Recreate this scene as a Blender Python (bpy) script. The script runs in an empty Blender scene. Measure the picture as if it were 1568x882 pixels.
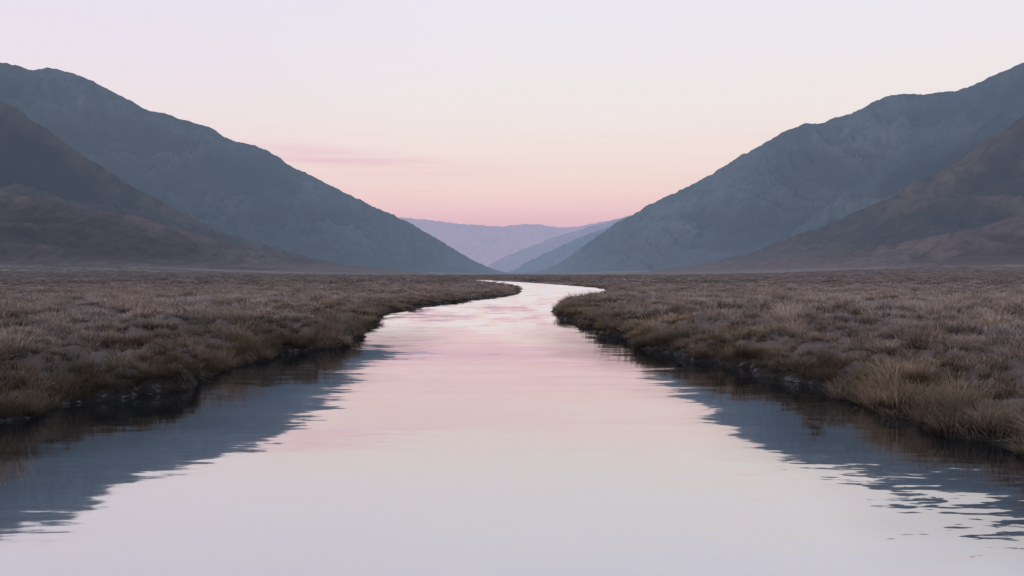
import bpy, math, numpy as np
from mathutils import Vector
rng=np.random.default_rng(7)
F=1524.0; HZ=418.0; CX=784.0; CH=2.0
scene=bpy.context.scene
scene.view_settings.view_transform='Standard'
scene.view_settings.look='None'
scene.view_settings.exposure=0
def lin(c):
    c=np.array(c,float)/255
    return np.where(c<=.04045,c/12.92,((c+.055)/1.055)**2.4)
# ---------- noise ----------
_p=rng.permutation(512); _g=rng.uniform(0,2*np.pi,512)
def perlin(x,y):
    xi=np.floor(x).astype(int); yi=np.floor(y).astype(int); xf=x-xi; yf=y-yi
    def g(ix,iy,dx,dy):
        h=_g[_p[(_p[ix&511]+iy)&511]]
        return np.cos(h)*dx+np.sin(h)*dy
    u=xf*xf*xf*(xf*(xf*6-15)+10); v=yf*yf*yf*(yf*(yf*6-15)+10)
    a=g(xi,yi,xf,yf); b=g(xi+1,yi,xf-1,yf); c=g(xi,yi+1,xf,yf-1); d=g(xi+1,yi+1,xf-1,yf-1)
    return ((a*(1-u)+b*u)*(1-v)+(c*(1-u)+d*u)*v)*1.5
def fbm(x,y,o=4,gain=.5):
    s=0;a=1
    for i in range(o):
        s=s+a*perlin(x+17.3*i,y-9.1*i); a*=gain; x=x*2.03; y=y*2.03
    return s
def ridged(x,y,o=4,gain=.5):
    s=0;a=1;t=0
    for i in range(o):
        s=s+a*(1-np.abs(perlin(x+7.3*i,y+3.1*i))*2); t+=a; a*=gain; x=x*2.1; y=y*2.1
    return s/t
def sstep(a,b,x):
    t=np.clip((x-a)/(b-a),0,1); return t*t*(3-2*t)
def mesh_grid(name,P,attrs=None,smooth=True):
    n,m=P.shape[:2]
    me=bpy.data.meshes.new(name)
    idx=np.arange(n*m).reshape(n,m)
    q=np.stack([idx[:-1,:-1],idx[:-1,1:],idx[1:,1:],idx[1:,:-1]],-1).reshape(-1,4)
    me.vertices.add(n*m); me.vertices.foreach_set('co',P.reshape(-1).astype(np.float32))
    me.loops.add(q.size); me.loops.foreach_set('vertex_index',q.reshape(-1).astype(np.int32))
    me.polygons.add(len(q)); me.polygons.foreach_set('loop_start',(np.arange(len(q))*4).astype(np.int32))
    me.polygons.foreach_set('loop_total',np.full(len(q),4,np.int32))
    me.update(calc_edges=True)
    me.polygons.foreach_set('use_smooth',np.full(len(q),smooth))
    for k,v in (attrs or {}).items():
        a=me.attributes.new(k,'FLOAT','POINT'); a.data.foreach_set('value',v.reshape(-1).astype(np.float32))
    ob=bpy.data.objects.new(name,me); scene.collection.objects.link(ob)
    return ob
# ---------- node helper ----------
class NT:
    def __init__(s,nt): s.nt=nt; nt.nodes.clear()
    def n(s,t,ins=None,**kw):
        nd=s.nt.nodes.new(t)
        for k,v in kw.items(): setattr(nd,k,v)
        for k,v in (ins or {}).items():
            sock=nd.inputs[k]
            if isinstance(v,bpy.types.NodeSocket): s.nt.links.new(v,sock)
            else: sock.default_value=v
        return nd
    def math(s,op,a,b=0.0,c=None,clamp=False):
        ins={0:a,1:b}
        if c is not None: ins[2]=c
        return s.n('ShaderNodeMath',ins,operation=op,use_clamp=clamp).outputs[0]
    def mix(s,f,a,b):
        nd=s.n('ShaderNodeMix',data_type='RGBA')
        for i,v in ((0,f),(6,a),(7,b)):
            if isinstance(v,bpy.types.NodeSocket): s.nt.links.new(v,nd.inputs[i])
            else: nd.inputs[i].default_value=v if i==0 else (tuple(v)+(1,))[:4]
        return nd.outputs[2]
    def rng(s,v,a,b,c=0.0,d=1.0,sm=True):
        return s.n('ShaderNodeMapRange',{0:v,1:a,2:b,3:c,4:d},interpolation_type='SMOOTHSTEP' if sm else 'LINEAR').outputs[0]
    def noise(s,vec,scale,detail=4,rough=.55,dist=0.0):
        return s.n('ShaderNodeTexNoise',{'Vector':vec,'Scale':scale,'Detail':detail,'Roughness':rough,'Distortion':dist})
    def mapping(s,vec,sc,rot=(0,0,0),loc=(0,0,0)):
        return s.n('ShaderNodeMapping',{'Vector':vec,'Scale':sc,'Rotation':rot,'Location':loc}).outputs[0]
def mat(name):
    m=bpy.data.materials.new(name); m.use_nodes=True; return m,NT(m.node_tree)

# ---------- haze parameters ----------
SIG=1/9000.; HAZE=np.array([.305,.385,.54]); BX=9000.; BY0,BY1=-1500.,10600.; BH=1000.
# ---------- world ----------
w=bpy.data.worlds.new("World"); scene.world=w; w.use_nodes=True
N=NT(w.node_tree)
tc=N.n('ShaderNodeTexCoord').outputs['Generated']
sep=N.n('ShaderNodeSeparateXYZ',{0:tc})
z=sep.outputs[2]; xx=sep.outputs[0]; yy=sep.outputs[1]
keys=[(-.05,(205,168,184)),(.045,(220,184,198)),(.057,(230,192,200)),(.068,(237,203,204)),(.082,(240,212,207)),(.10,(240,219,213)),(.125,(240,225,220)),(.16,(239,230,228)),(.20,(237,231,234)),(.27,(233,231,240)),(.40,(222,225,240)),(.6,(200,209,230)),(1.,(176,190,220))]
ramp=N.n('ShaderNodeValToRGB',{0:N.math('DIVIDE',N.math('ADD',z,.05),1.05)})
cr=ramp.color_ramp; cr.interpolation='LINEAR'
ks=np.array([k[0] for k in keys]); cs=np.array([lin(k[1]) for k in keys])
samp=[-.05,.03,.045,.057,.068,.075,.082,.088,.095,.102,.112,.125,.14,.16,.18,.2,.235,.27,.33,.4,.5,.6,.8,1.]
def comp(s):
    c=np.array([np.interp(s,ks,cs[:,i]) for i in range(3)])
    e=max(s,1e-4); Ln=min(BY1/math.sqrt(1-min(e,.999)**2),BH/e)
    T=math.exp(-SIG*Ln)
    return np.clip((c-HAZE*(1-T))/T,0,6)
while len(cr.elements)<len(samp): cr.elements.new(.5)
for i,s in enumerate(samp):
    cr.elements[i].position=min(1,(s+.05)/1.05)
for i,s in enumerate(samp):
    cr.elements[i].color=tuple(comp(s))+(1,)
base=ramp.outputs[0]
# one thin pink streak low in the sky, left of the valley
zc=N.math('ADD',z,N.math('MULTIPLY',xx,.06))
wob=N.noise(N.mapping(tc,(5,5,30)),1.2,4,.6).outputs[0]
zw=N.math('ADD',zc,N.math('MULTIPLY_ADD',wob,.026,-.013))
s1=N.math('MULTIPLY',N.rng(zw,.084,.098),N.rng(zw,.120,.099))
s1=N.math('MULTIPLY',s1,N.math('MULTIPLY',N.rng(xx,-.30,-.17),N.rng(xx,.06,-.13)))
fine=N.noise(N.mapping(tc,(3,3,70)),1.5,6,.62).outputs[0]
s1=N.math('MULTIPLY',s1,N.rng(fine,.35,.62,.3,1))
soft=N.math('MULTIPLY',N.rng(fine,.42,.68),N.math('MULTIPLY',N.rng(z,.06,.085),N.rng(z,.16,.10)))
f=N.math('MULTIPLY_ADD',s1,.72,N.math('MULTIPLY',soft,.24))
col=N.mix(f,base,N.n('ShaderNodeVectorMath',{0:base,1:(.93,.66,.80)},operation='MULTIPLY').outputs[0])
lc=N.math('MULTIPLY',N.math('MULTIPLY',N.rng(xx,.05,-.45),N.rng(z,.05,.12)),.9)
col=N.mix(lc,col,N.n('ShaderNodeVectorMath',{0:col,1:(.97,.93,1.02)},operation='MULTIPLY').outputs[0])
bg=N.n('ShaderNodeBackground',{'Color':col,'Strength':1.0})
N.n('ShaderNodeOutputWorld',{'Surface':bg.outputs[0]})

# ---------- sun (side light added to model the slopes, after sundown) ----------
sl=bpy.data.lights.new('fill_sun','SUN'); sl.energy=1.25; sl.angle=math.radians(12); sl.color=(1,.87,.83)
so=bpy.data.objects.new('fill_sun',sl); scene.collection.objects.link(so)
so.rotation_euler=Vector((.85,.25,-.5)).to_track_quat('-Z','Y').to_euler()

# ---------- haze volume ----------
bpy.ops.mesh.primitive_cube_add(size=1,location=(0,(BY0+BY1)/2,BH/2-20))
hz=bpy.context.object; hz.name='valley_haze'; hz.scale=(2*BX,BY1-BY0,BH+40)
m,N=mat('haze_air')
ab=N.n('ShaderNodeVolumeAbsorption',{'Color':(0,0,0,1),'Density':SIG})
em=N.n('ShaderNodeEmission',{'Color':tuple(HAZE)+(1,),'Strength':SIG})
ad=N.n('ShaderNodeAddShader',{0:ab.outputs[0],1:em.outputs[0]})
N.n('ShaderNodeOutputMaterial',{'Volume':ad.outputs[0]})
hz.data.materials.append(m)

# ---------- river outline ----------
Lp=[(0,655),(60,640),(130,622),(200,607),(260,597),(310,585),(350,566),(400,551),(450,540),(500,532),(540,522),(565,505),(578,493),(590,481),(640,471),(700,463),(760,456),(790,451),(798,446),(790,440),(770,435),(745,432),(715,430.5)]
Rp=[(1568,690),(1500,672),(1440,655),(1390,638),(1340,622),(1280,604),(1210,582),(1150,566),(1080,553),(1030,543),(985,530),(940,513),(900,500),(870,491),(855,481),(853,476),(862,468),(885,461),(910,455),(928,449),(931,445),(915,441),(880,438),(840,435),(800,432.4),(760,430.2),(730,429)]
def gp(p): d=CH*F/(p[1]-HZ); return ((p[0]-CX)/F*d,d)
L=[(-12,-60),(-9,-20),(-7.8,0),(-7.2,7)]+[gp(p) for p in Lp]+[(-40,262),(-140,262)]
R=[(11,-60),(8.5,-20),(6.9,0),(6.2,6)]+[gp(p) for p in Rp]+[(-40,300),(-140,310)]
def smooth(P):
    P=np.array(P,float); out=[]
    Q=np.vstack([2*P[0]-P[1],P,2*P[-1]-P[-2]])
    for i in range(1,len(Q)-2):
        for t in np.linspace(0,1,4,endpoint=False):
            a,b,c,d=Q[i-1:i+3]
            out.append(.5*((2*b)+(c-a)*t+(2*a-5*b+4*c-d)*t*t+(3*b-a-3*c+d)*t**3))
    out.append(Q[-2]); return np.array(out)
poly=np.vstack([smooth(L),smooth(R)[::-1]])
def sdist(x,y):
    sh=x.shape; x=x.ravel(); y=y.ravel()
    near=(x>-170)&(x<60)&(y>-90)&(y<340)
    X=x[near];Y=y[near]; D=np.full(X.size,1e18); I=np.zeros(X.size,bool)
    n=len(poly)
    for i in range(n):
        ax,ay=poly[i]; bx,by=poly[(i+1)%n]
        ex,ey=bx-ax,by-ay
        t=np.clip(((X-ax)*ex+(Y-ay)*ey)/(ex*ex+ey*ey+1e-12),0,1)
        D=np.minimum(D,(X-ax-t*ex)**2+(Y-ay-t*ey)**2)
        if ay!=by:
            c=((ay>Y)!=(by>Y))&(X<(bx-ax)*(Y-ay)/(by-ay)+ax); I^=c
    s=np.where(I,-np.sqrt(D),np.sqrt(D))
    s=s+ (fbm(X*.5,Y*.5,4)*.50+perlin(X*2.1,Y*2.1)*.14)*np.clip(1-(Y-40)/100,.35,1)
    r=np.full(x.size,60.); r[near]=s
    return r.reshape(sh)
def height(x,y,sd):
    H=np.interp(y,[0,12,35,60,110,300,1500,4000],[.56,.56,.56,.40,.17,.18,.5,.6])
    fade=np.interp(y,[0,30,80,150,400],[1,1,.45,.25,.8])
    q=np.minimum(1,H/.5)
    steep=sstep(-.5,.6,perlin(x*.45+8,y*.45))
    up=(.07+.20*steep)*q*sstep(0,.25,sd)
    z=up+(H-(.07+.20*steep)*q)*sstep(.15,2.2+1.0*perlin(x*.3+5,y*.3),sd)
    hum=np.maximum(fbm(x*.95,y*.95,3)+.05,0)
    z=z+fade*sstep(.1,1.0,sd)*(hum*.30-.05+fbm(x*.2+3,y*.2,3)*.15)
    dd=np.hypot(x,y)
    z=z+sstep(60,420,np.abs(x))*sstep(160,800,dd)*(7+3.5*fbm(x*.006,y*.006,3))*(sd>0)
    z=np.where(sd>0,np.maximum(z,.03*sstep(0,.1,sd)),np.maximum(sd*.4,-.9))
    return z
def ground_z(x,y):
    sd=sdist(x,y); return height(x,y,sd),sd
r=np.concatenate([np.linspace(.5,14,30,endpoint=False),np.exp(np.linspace(np.log(14),np.log(120),520,endpoint=False)),np.exp(np.linspace(np.log(120),np.log(14000),260))])
th=np.radians(np.concatenate([np.linspace(-178,-50,90,endpoint=False),np.linspace(-50,50,900),np.linspace(50,182,91)[1:]]))
RR,TT=np.meshgrid(r,th,indexing='ij')
GX=RR*np.sin(TT); GY=RR*np.cos(TT)-9
gz,gsd=ground_z(GX,GY)
ground=mesh_grid('meadow_ground',np.stack([GX,GY,gz],-1),{'sd':gsd})
m,N=mat('meadow_soil')
pos=N.n('ShaderNodeNewGeometry').outputs['Position']
sd=N.n('ShaderNodeAttribute',attribute_name='sd').outputs['Fac']
n1=N.noise(pos,.09,5,.6).outputs[0]; n2=N.noise(pos,1.6,6,.65).outputs[0]; n3=N.noise(N.mapping(pos,(.004,.02,.02)),1.,5,.6).outputs[0]
c=N.mix(N.rng(n1,.35,.65),(.11,.088,.080),(.15,.128,.122))
c=N.mix(N.math('MULTIPLY',N.rng(n2,.45,.7),.6),c,(.06,.047,.038))
c=N.mix(N.math('MULTIPLY',N.rng(n3,.45,.6),.5),c,(.20,.16,.15))
mud=N.mix(N.rng(n2,.54,.68),(.018,.014,.011),(.036,.031,.028))
c=N.mix(N.rng(sd,.5,1.1),mud,c)
fr0=N.math('MULTIPLY',N.math('MULTIPLY',N.rng(sd,.0,.05),N.rng(sd,.16,.07)),N.rng(N.noise(pos,4.2,6,.75).outputs[0],.53,.62))
c=N.mix(N.rng(sd,-.02,.12),(.012,.01,.008),c)
c=N.mix(fr0,c,(.13,.13,.145))
bp=N.n('ShaderNodeBump',{'Height':N.noise(pos,7,6,.7).outputs[0],'Strength':.9,'Distance':.1})
b=N.n('ShaderNodeBsdfPrincipled',{'Base Color':c,'Roughness':.9,'Normal':bp.outputs[0]}); b.inputs['Specular IOR Level'].default_value=.2
N.n('ShaderNodeOutputMaterial',{'Surface':b.outputs[0]}); ground.data.materials.append(m)

# ---------- river water ----------
wx_=np.concatenate([np.linspace(-160,-15,30,endpoint=False),np.linspace(-15,15,121),np.linspace(15,70,16)[1:]])
wy_=np.concatenate([np.linspace(-80,0,20,endpoint=False),np.linspace(0,60,180,endpoint=False),np.linspace(60,330,100)])
WX,WY=np.meshgrid(wx_,wy_,indexing='xy')
river=mesh_grid('river_water',np.stack([WX,WY,WX*0],-1),{'sd':sdist(WX,WY)})
m,N=mat('river_surface')
pos=N.n('ShaderNodeNewGeometry').outputs['Position']
wsd=N.n('ShaderNodeAttribute',attribute_name='sd').outputs['Fac']
spx=N.n('ShaderNodeSeparateXYZ',{0:pos}); py=spx.outputs[1]; pxx=spx.outputs[0]
def tilt(vec,sc,det):
    nz=N.noise(vec,sc,det,.5).outputs['Color']
    return N.n('ShaderNodeVectorMath',{0:nz,1:(.5,.5,.5)},operation='SUBTRACT').outputs[0]
a=tilt(N.mapping(pos,(.22,1.,1.)),1.5,2)
b2=tilt(N.mapping(pos,(.5,1.6,1.)),4.2,2)
c2=tilt(N.mapping(pos,(.05,.12,1.)),1.,2)
e2=tilt(N.mapping(pos,(.9,3.,1.),rot=(0,0,.12)),5.,3)
patch=N.rng(N.noise(N.mapping(pos,(.35,.10,1)),1.,5,.6).outputs[0],.42,.58,.15,1)
riff=N.math('MULTIPLY',N.rng(py,24,44),patch)
br=N.math('MULTIPLY',N.rng(pxx,-.6,2.2),N.math('MULTIPLY',N.rng(py,12,7.),N.rng(N.noise(N.mapping(pos,(.5,.9,1)),1.3,4).outputs[0],.40,.60,.25,1)))
k=N.math('MULTIPLY_ADD',br,.20,riff)
shore=N.math('MULTIPLY',N.rng(wsd,-1.6,-.1),.28)
k2=N.math('ADD',N.math('MULTIPLY_ADD',br,.5,k),shore)
ampA=N.math('MULTIPLY_ADD',k,.15,.023)
ampB=N.math('MULTIPLY_ADD',k2,.14,.017)
def vs(v,s): return N.n('ShaderNodeVectorMath',{0:v,'Scale':s},operation='SCALE').outputs[0]
def va(a,b): return N.n('ShaderNodeVectorMath',{0:a,1:b},operation='ADD').outputs[0]
t=va(va(va(vs(a,ampA),vs(b2,ampB)),vs(c2,.022)),vs(e2,N.math('MULTIPLY_ADD',k2,.11,.007)))
t=N.n('ShaderNodeVectorMath',{0:t,1:(.5,1,0)},operation='MULTIPLY').outputs[0]
sl_=N.math('MULTIPLY_ADD',N.rng(py,32,13),.021,N.math('MULTIPLY',riff,-.06))
sl_=N.math('ADD',sl_,N.math('MULTIPLY',N.rng(py,50,110),-.035))
t=va(t,N.n('ShaderNodeCombineXYZ',{1:sl_,2:1.0}).outputs[0])
nrm=N.n('ShaderNodeVectorMath',{0:t},operation='NORMALIZE').outputs[0]
gl=N.n('ShaderNodeBsdfGlossy',{'Color':(.94,.95,.98,1),'Roughness':.03,'Normal':nrm})
df=N.n('ShaderNodeBsdfDiffuse',{'Color':(.006,.009,.012,1)})
fr=N.n('ShaderNodeFresnel',{'IOR':1.33}).outputs[0]
fac=N.rng(fr,.05,.75,.68,.98,False)
# reflection dimmed towards the banks to darken the mirrored mountains
bank_dim=N.math('MULTIPLY',N.rng(wsd,-3.6,-1.2),N.rng(py,42,26))
fac=N.math('MULTIPLY',fac,N.math('MULTIPLY_ADD',bank_dim,-.34,1.))
mx=N.n('ShaderNodeMixShader',{0:fac,1:df.outputs[0],2:gl.outputs[0]})
N.n('ShaderNodeOutputMaterial',{'Surface':mx.outputs[0]}); river.data.materials.append(m)

# ---------- mountains ----------
def mtn_mat(name,c1,c2,c3,sc,streak=.5,lowc=None,lowz=60,bump=10.):
    m,N=mat(name)
    pos=N.n('ShaderNodeNewGeometry').outputs['Position']
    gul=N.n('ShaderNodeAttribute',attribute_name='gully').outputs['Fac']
    n1=N.noise(pos,sc,7,.62,.4).outputs[0]; n2=N.noise(pos,sc*6,9,.72,.5).outputs[0]
    c=N.mix(N.rng(n1,.40,.60),c1,c2)
    c=N.mix(N.math('MULTIPLY',N.rng(n2,.44,.62),.65),c,c3)
    c=N.mix(N.math('MULTIPLY',N.rng(gul,.2,.7),streak),c,tuple(np.array(c3)*.6))  # shade of the gullies put into the albedo to strengthen relief
    if lowc is not None:
        pz=N.n('ShaderNodeSeparateXYZ',{0:pos}).outputs[2]
        wz=N.math('MULTIPLY_ADD',n1,lowz*1.2,pz)
        c=N.mix(N.rng(wz,lowz*2.2,lowz*.5),c,lowc)
    bp=N.n('ShaderNodeBump',{'Height':N.noise(pos,sc*5,9,.72,.3).outputs[0],'Strength':1.,'Distance':bump})
    b=N.n('ShaderNodeBsdfPrincipled',{'Base Color':c,'Roughness':.95,'Normal':bp.outputs[0]}); b.inputs['Specular IOR Level'].default_value=.05
    N.n('ShaderNodeOutputMaterial',{'Surface':b.outputs[0]}); return m
def mountain(name,crest,run,dx,amp,fu,material,p=1.25,skew=.25,rough=1.,seed=0,nu=760,nt=240,zb=-3):
    C=np.array(crest,float); px=np.linspace(C[0,0],C[-1,0],nu)
    py=np.interp(px,C[:,0],C[:,1]); Y=np.interp(px,C[:,0],C[:,2])
    k=np.hanning(11);k/=k.sum(); pad=5
    py=np.convolve(np.pad(py,pad,mode='reflect',reflect_type='odd'),k,'valid')
    X=(px-CX)/F*Y; Z=CH+(HZ-py)/F*Y
    s=np.concatenate([[0],np.cumsum(np.hypot(np.diff(X),np.diff(Y)))])
    Zm=np.percentile(Z,80)
    tf=np.linspace(0,1,nt); tb=np.linspace(-.35,0,24)[:-1]; t=np.concatenate([tb,tf])
    S,T=np.meshgrid(s,t,indexing='ij')
    Xc=np.repeat(X[:,None],len(t),1);Yc=np.repeat(Y[:,None],len(t),1);Zc=np.repeat(Z[:,None],len(t),1)
    PX=Xc+dx*T; PY=Yc-run*T
    hh=np.maximum(Zc-zb,0)
    Z0=zb+hh*np.where(T>=0,(1-np.clip(T,0,1))**p,1-1.6*np.abs(T))
    wx=fbm(S/700+seed,T*1.8+seed,4)*.55
    q=S*fu/1000+skew*T+wx
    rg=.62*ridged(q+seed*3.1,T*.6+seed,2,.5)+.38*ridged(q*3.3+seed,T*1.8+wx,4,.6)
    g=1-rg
    tt=np.clip(T,0,1)
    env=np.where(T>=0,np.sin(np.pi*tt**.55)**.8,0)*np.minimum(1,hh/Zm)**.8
    Z1=Z0-amp*g*env*1.3+amp*.25*env
    Z1+=fbm(PX/220+seed,PY/220,5,.6)*amp*.16*env
    Z1+=fbm(PX/60+seed,PY/60,5,.65)*4.0*rough*np.minimum(1,hh/60)*np.clip(1.2-tt,0,1)
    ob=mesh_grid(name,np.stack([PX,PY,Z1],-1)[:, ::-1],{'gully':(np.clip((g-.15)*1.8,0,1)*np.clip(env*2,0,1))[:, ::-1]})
    ob.data.materials.append(material); return ob
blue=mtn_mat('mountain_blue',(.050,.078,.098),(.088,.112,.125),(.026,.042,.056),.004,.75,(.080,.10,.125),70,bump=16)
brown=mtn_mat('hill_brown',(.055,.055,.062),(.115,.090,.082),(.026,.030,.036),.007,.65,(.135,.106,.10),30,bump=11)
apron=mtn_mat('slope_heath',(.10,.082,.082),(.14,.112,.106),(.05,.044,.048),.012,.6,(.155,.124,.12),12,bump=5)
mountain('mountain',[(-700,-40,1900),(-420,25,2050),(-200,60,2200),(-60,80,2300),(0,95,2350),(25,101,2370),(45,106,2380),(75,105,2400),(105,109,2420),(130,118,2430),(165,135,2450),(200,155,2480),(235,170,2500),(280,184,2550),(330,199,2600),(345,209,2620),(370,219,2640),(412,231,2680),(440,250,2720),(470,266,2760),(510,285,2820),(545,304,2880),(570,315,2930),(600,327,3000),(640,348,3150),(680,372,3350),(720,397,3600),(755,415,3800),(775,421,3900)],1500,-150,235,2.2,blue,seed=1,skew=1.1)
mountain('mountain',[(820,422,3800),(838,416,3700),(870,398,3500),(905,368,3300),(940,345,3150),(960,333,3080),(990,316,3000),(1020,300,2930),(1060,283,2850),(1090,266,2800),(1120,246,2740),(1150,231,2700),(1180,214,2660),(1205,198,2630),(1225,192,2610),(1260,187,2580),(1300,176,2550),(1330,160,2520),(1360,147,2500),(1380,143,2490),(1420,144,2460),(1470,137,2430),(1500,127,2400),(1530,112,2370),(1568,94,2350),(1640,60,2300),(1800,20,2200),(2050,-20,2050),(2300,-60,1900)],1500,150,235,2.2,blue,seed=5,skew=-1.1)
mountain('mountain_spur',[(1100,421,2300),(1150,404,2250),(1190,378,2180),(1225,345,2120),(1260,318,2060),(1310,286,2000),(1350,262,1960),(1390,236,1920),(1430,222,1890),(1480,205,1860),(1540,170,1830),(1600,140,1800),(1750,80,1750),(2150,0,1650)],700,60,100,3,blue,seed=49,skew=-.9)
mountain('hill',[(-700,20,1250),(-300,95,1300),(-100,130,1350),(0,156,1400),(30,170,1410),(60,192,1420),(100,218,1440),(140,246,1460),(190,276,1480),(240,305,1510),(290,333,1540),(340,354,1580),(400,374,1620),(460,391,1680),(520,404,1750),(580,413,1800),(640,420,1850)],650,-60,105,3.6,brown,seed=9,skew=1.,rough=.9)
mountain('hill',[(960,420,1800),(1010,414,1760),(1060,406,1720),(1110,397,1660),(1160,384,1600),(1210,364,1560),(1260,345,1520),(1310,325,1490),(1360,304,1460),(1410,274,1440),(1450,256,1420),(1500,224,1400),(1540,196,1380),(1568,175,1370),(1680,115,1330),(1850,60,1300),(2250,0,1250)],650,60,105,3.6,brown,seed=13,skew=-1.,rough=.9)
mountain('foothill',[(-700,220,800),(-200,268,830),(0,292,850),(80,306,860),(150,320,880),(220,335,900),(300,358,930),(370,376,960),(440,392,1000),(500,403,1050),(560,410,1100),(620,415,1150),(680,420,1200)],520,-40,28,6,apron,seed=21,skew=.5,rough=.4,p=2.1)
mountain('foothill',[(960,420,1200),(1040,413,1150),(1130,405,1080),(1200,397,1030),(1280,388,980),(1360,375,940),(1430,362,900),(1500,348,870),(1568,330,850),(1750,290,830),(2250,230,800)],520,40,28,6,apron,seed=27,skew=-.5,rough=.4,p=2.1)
far1=mtn_mat('distant_haze_blue',(.58,.31,.37),(.60,.32,.38),(.56,.30,.36),.0015,.05,bump=1)  # far ranges: aerial haze tint put into their base colours
far2=mtn_mat('distant_slope_haze',(.26,.19,.26),(.28,.205,.28),(.24,.175,.245),.002,.1,bump=2)
far3=mtn_mat('distant_spur_haze',(.10,.11,.165),(.12,.125,.18),(.09,.10,.155),.003,.12,bump=3)
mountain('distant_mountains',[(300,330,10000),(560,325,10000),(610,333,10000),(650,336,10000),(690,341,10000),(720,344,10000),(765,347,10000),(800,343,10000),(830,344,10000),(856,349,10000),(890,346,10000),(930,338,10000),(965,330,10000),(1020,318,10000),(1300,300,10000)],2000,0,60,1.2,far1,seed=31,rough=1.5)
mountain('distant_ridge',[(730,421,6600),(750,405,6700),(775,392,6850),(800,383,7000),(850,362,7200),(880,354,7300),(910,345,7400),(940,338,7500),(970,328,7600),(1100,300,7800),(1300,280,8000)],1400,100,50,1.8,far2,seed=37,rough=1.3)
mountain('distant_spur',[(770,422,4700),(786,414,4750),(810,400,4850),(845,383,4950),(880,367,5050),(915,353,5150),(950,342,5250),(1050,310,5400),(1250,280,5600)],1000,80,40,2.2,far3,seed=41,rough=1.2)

# ---------- grass ----------
lib=bpy.data.collections.new('grass_tuft_sources')
def clump(name,n,R,h0,h1,wd,lean,seed,droop=.5):
    rg=np.random.default_rng(seed); V=[];Fc=[];A=[]
    for i in range(n):
        a=rg.uniform(0,2*np.pi); rr=R*math.sqrt(rg.uniform()); x0,y0=rr*math.cos(a),rr*math.sin(a)
        h=rg.uniform(h0,h1)*(1-.35*(rr/R)**2); az=a+rg.normal(0,.9); ln=lean*(.25+rr/R)*rg.uniform(.4,1.4)
        dx,dy=math.cos(az),math.sin(az); fa=rg.uniform(0,2*np.pi); sx,sy=math.cos(fa)*wd/2,math.sin(fa)*wd/2
        k=len(V)
        for t,wf in ((0,.9),(.4,1),(.75,.7),(1,.05)):
            o=h*(ln*t+droop*ln*t*t*1.2); zz=h*t*(1-.45*droop*ln*t*t)-.04*(t==0)
            px,py=x0+dx*o,y0+dy*o
            V+= [(px-sx*wf,py-sy*wf,zz),(px+sx*wf,py+sy*wf,zz)]; A+=[t,t]
        for j in range(3): Fc.append((k+2*j,k+2*j+1,k+2*j+3,k+2*j+2))
    me=bpy.data.meshes.new(name); me.from_pydata(V,[],Fc)
    at=me.attributes.new('h','FLOAT','POINT'); at.data.foreach_set('value',np.array(A,np.float32))
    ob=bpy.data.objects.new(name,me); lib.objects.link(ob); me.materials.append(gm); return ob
gm,N=mat('dry_grass')
ti=N.n('ShaderNodeAttribute',attribute_name='tint',attribute_type='INSTANCER').outputs['Color']
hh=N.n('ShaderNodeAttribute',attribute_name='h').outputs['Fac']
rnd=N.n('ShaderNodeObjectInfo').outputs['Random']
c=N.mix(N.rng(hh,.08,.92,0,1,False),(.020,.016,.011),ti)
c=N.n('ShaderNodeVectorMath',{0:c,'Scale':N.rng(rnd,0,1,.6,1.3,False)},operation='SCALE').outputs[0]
d1=N.n('ShaderNodeBsdfDiffuse',{'Color':c})
N.n('ShaderNodeOutputMaterial',{'Surface':d1.outputs[0]})
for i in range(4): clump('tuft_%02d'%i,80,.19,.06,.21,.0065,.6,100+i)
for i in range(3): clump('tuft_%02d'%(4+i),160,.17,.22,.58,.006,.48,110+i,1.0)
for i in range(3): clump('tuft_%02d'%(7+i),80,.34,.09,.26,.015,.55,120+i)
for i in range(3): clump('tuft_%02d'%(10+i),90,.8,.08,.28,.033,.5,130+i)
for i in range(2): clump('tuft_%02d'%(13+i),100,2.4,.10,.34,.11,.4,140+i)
def scatter(r0,r1,dens,half):
    area=math.radians(half)*(r1*r1-r0*r0); n=int(area*dens)
    r=np.sqrt(rng.uniform(r0*r0,r1*r1,n)); a=np.radians(rng.uniform(-half,half,n))
    return r*np.sin(a),r*np.cos(a)
PT=[];TI=[];SC=[];IX=[];RO=[]
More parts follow.
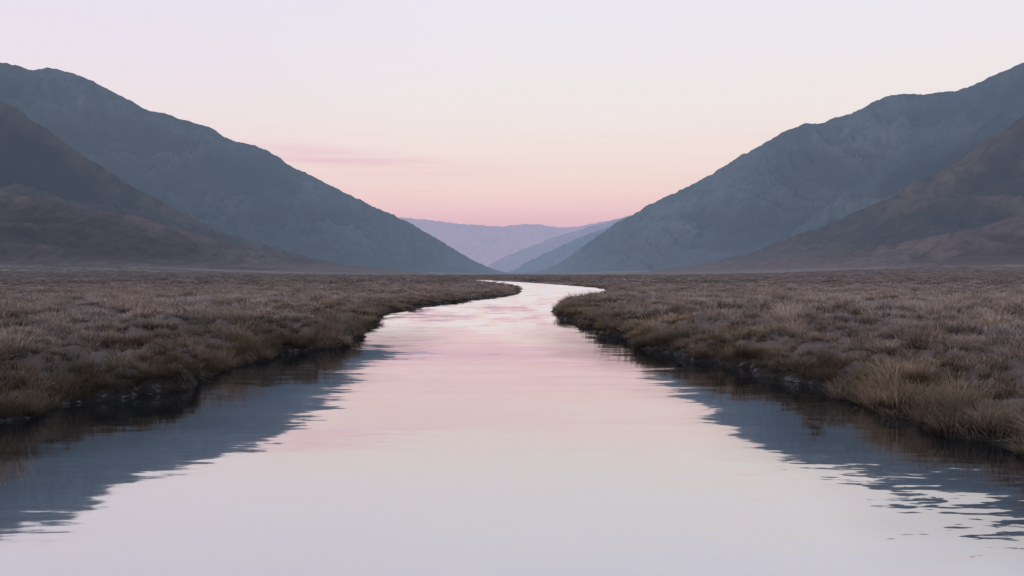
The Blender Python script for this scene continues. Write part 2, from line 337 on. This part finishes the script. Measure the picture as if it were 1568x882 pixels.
def addpts(x,y,lo,hi,sdmin,scale,kind):
    z,sd=ground_z(x,y); big=fbm(x*.10,y*.10,3); med=fbm(x*.6+9,y*.6,3); n=len(x)
    if kind=='tall': pr=np.clip(.008+.95*sstep(.25,.8,med+.6*big)+.7*sstep(2.2,.3,sd)*sstep(-.1,.45,med),0,1)
    elif kind=='edge': pr=sstep(1.1,.5,sd)*(.15+.85*sstep(-.4,.2,med))
    else: pr=1-.62*sstep(.0,-.6,med)
    k=(sd>sdmin)&(rng.uniform(size=n)<pr); x,y,z,sd,big,med=[q[k] for q in (x,y,z,sd,big,med)]; n=len(x)
    mauve=np.array([.37,.30,.275]); frost=np.array([.43,.395,.395]); och=np.array([.27,.19,.095]); olive=np.array([.125,.12,.058]); dark=np.array([.075,.057,.034]); rus=np.array([.44,.325,.235])
    f=sstep(-.4,.4,big)[:,None]; c=mauve*(1-f)+frost*f
    pat=fbm(x*.22+40,y*.22,4); pt2=fbm(x*.5+80,y*.5,3)
    f=sstep(.0,.7,pat+rng.normal(0,.15,n))[:,None]*.65; c=c*(1-f)+rus*f
    f=sstep(-.02,-.6,pat+rng.normal(0,.15,n))[:,None]*.6; c=c*(1-f)+np.array([.17,.145,.11])*f
    nearw=np.clip(1-(y-20)/140,.5,1)
    f=(sstep(3.4,.8,sd)*.85*nearw*rng.uniform(.4,1,n))[:,None]
    g=sstep(-.1,.45,pt2)[:,None]*.75; c=c*(1-f)+(och*(1-g)+olive*g)*f
    f=(sstep(1.2,.15,sd)*.75*sstep(.6,-.3,pat))[:,None]; c=c*(1-f)+dark*f
    if kind=='tall':
        f=(.5*sstep(.5,2.2,sd))[:,None]; c=c*(1-f)+rus*1.05*f
    c=c*rng.uniform(.75,1.2,n)[:,None]
    s=scale*rng.uniform(.5,1.35,n)*(1+.25*big)
    PT.append(np.stack([x,y,z-.01],-1)); TI.append(c)
    SC.append(np.stack([s,s,s*rng.uniform(.75,1.3,n)],-1)); IX.append(rng.integers(lo,hi,n))
    RO.append(np.stack([rng.normal(0,.15,n),rng.normal(0,.15,n),rng.uniform(0,6.28,n)],-1))
addpts(*scatter(3,30,26,75),0,4,.06,1.,'s')
addpts(*scatter(30,70,10,42),7,10,.12,1.,'s')
addpts(*scatter(60,160,1.9,38),10,13,.3,.8,'s')
addpts(*scatter(150,700,.13,36),13,15,1.8,.8,'s')
addpts(*scatter(3,45,6,60),4,7,.10,.9,'tall')
addpts(*scatter(40,100,1.6,40),4,7,.2,1.,'tall')
addpts(*scatter(5,60,15,55),4,7,.02,.58,'edge')
PT=np.concatenate(PT);TI=np.concatenate(TI);SC=np.concatenate(SC);IX=np.concatenate(IX);RO=np.concatenate(RO)
print('tufts',len(PT))
def instancer(name,P,SCL,ROT,IDX,TINT,coll):
    me=bpy.data.meshes.new(name); me.vertices.add(len(P)); me.vertices.foreach_set('co',P.astype(np.float32).ravel())
    for k,v,ty,f in (('scl',SCL,'FLOAT_VECTOR','vector'),('rot',ROT,'FLOAT_VECTOR','vector'),('tint',TINT,'FLOAT_VECTOR','vector'),('idx',IDX,'INT','value')):
        a=me.attributes.new(k,ty,'POINT'); a.data.foreach_set(f,(v.astype(np.int32) if ty=='INT' else v.astype(np.float32)).ravel())
    ob=bpy.data.objects.new(name,me); scene.collection.objects.link(ob)
    g=bpy.data.node_groups.new(name+'_scatter','GeometryNodeTree')
    g.interface.new_socket('Geometry',in_out='INPUT',socket_type='NodeSocketGeometry'); g.interface.new_socket('Geometry',in_out='OUTPUT',socket_type='NodeSocketGeometry')
    gi=g.nodes.new('NodeGroupInput'); go=g.nodes.new('NodeGroupOutput')
    ci=g.nodes.new('GeometryNodeCollectionInfo'); ci.inputs['Collection'].default_value=coll; ci.inputs['Separate Children'].default_value=True; ci.inputs['Reset Children'].default_value=True
    io=g.nodes.new('GeometryNodeInstanceOnPoints'); io.inputs['Pick Instance'].default_value=True
    def na(nm,ty):
        n=g.nodes.new('GeometryNodeInputNamedAttribute'); n.data_type=ty; n.inputs['Name'].default_value=nm; return n.outputs['Attribute']
    er=g.nodes.new('FunctionNodeEulerToRotation')
    l=g.links.new
    l(gi.outputs[0],io.inputs['Points']); l(ci.outputs[0],io.inputs['Instance']); l(na('idx','INT'),io.inputs['Instance Index'])
    l(na('rot','FLOAT_VECTOR'),er.inputs[0]); l(er.outputs[0],io.inputs['Rotation']); l(na('scl','FLOAT_VECTOR'),io.inputs['Scale']); l(io.outputs[0],go.inputs[0])
    md=ob.modifiers.new('scatter','NODES'); md.node_group=g; return ob
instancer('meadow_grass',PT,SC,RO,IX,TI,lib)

# ---------- frosted clods along the waterline ----------
slib=bpy.data.collections.new('stone_sources')
sm,N=mat('frosted_stone')
gn=N.n('ShaderNodeNewGeometry'); nz=N.n('ShaderNodeSeparateXYZ',{0:gn.outputs['Normal']}).outputs[2]
nn=N.noise(gn.outputs['Position'],14,5,.6).outputs[0]
fz=N.math('MULTIPLY',N.rng(nz,.4,1.),N.rng(nn,.50,.66))
c=N.mix(fz,(.018,.015,.013),(.14,.14,.155))
b=N.n('ShaderNodeBsdfPrincipled',{'Base Color':c,'Roughness':.8}); N.n('ShaderNodeOutputMaterial',{'Surface':b.outputs[0]})
import bmesh
for i in range(4):
    bm=bmesh.new(); bmesh.ops.create_icosphere(bm,subdivisions=3,radius=.1)
    for v in bm.verts:
        q=v.co.normalized(); d=float(fbm(np.array([q.x*1.3+i*5+q.z]),np.array([q.y*1.3+q.z*.7]),3)[0])
        v.co=v.co*(1+.35*d); v.co.z*=.35
    me=bpy.data.meshes.new('clod'); bm.to_mesh(me); bm.free(); me.materials.append(sm)
    me.polygons.foreach_set('use_smooth',[True]*len(me.polygons))
    slib.objects.link(bpy.data.objects.new('clod_%d'%i,me))
x,y=scatter(4,60,50,70); z,sd=ground_z(x,y)
pt=fbm(x*.35+70,y*.35,2)
k=(sd>-.12)&(sd<.07)&(rng.uniform(size=len(x))<.45*sstep(-.1,.4,pt)); x,y,z=x[k],y[k],z[k]; n=len(x)
s=rng.uniform(.15,.75,n)**1.6
instancer('riverbank_stones',np.stack([x,y,np.maximum(z,-.015)],-1),np.stack([s,s,s],-1),np.stack([x*0,x*0,rng.uniform(0,6.28,n)],-1),rng.integers(0,4,n),np.ones((n,3)),slib)

# ---------- camera ----------
cd=bpy.data.cameras.new('camera'); cam=bpy.data.objects.new('camera',cd); scene.collection.objects.link(cam)
cd.sensor_width=36; cd.lens=36*F/1568; cd.shift_y=-23/1568; cd.clip_start=.1; cd.clip_end=40000
cam.location=(0,0,CH); cam.rotation_euler=(math.pi/2,0,0); scene.camera=cam
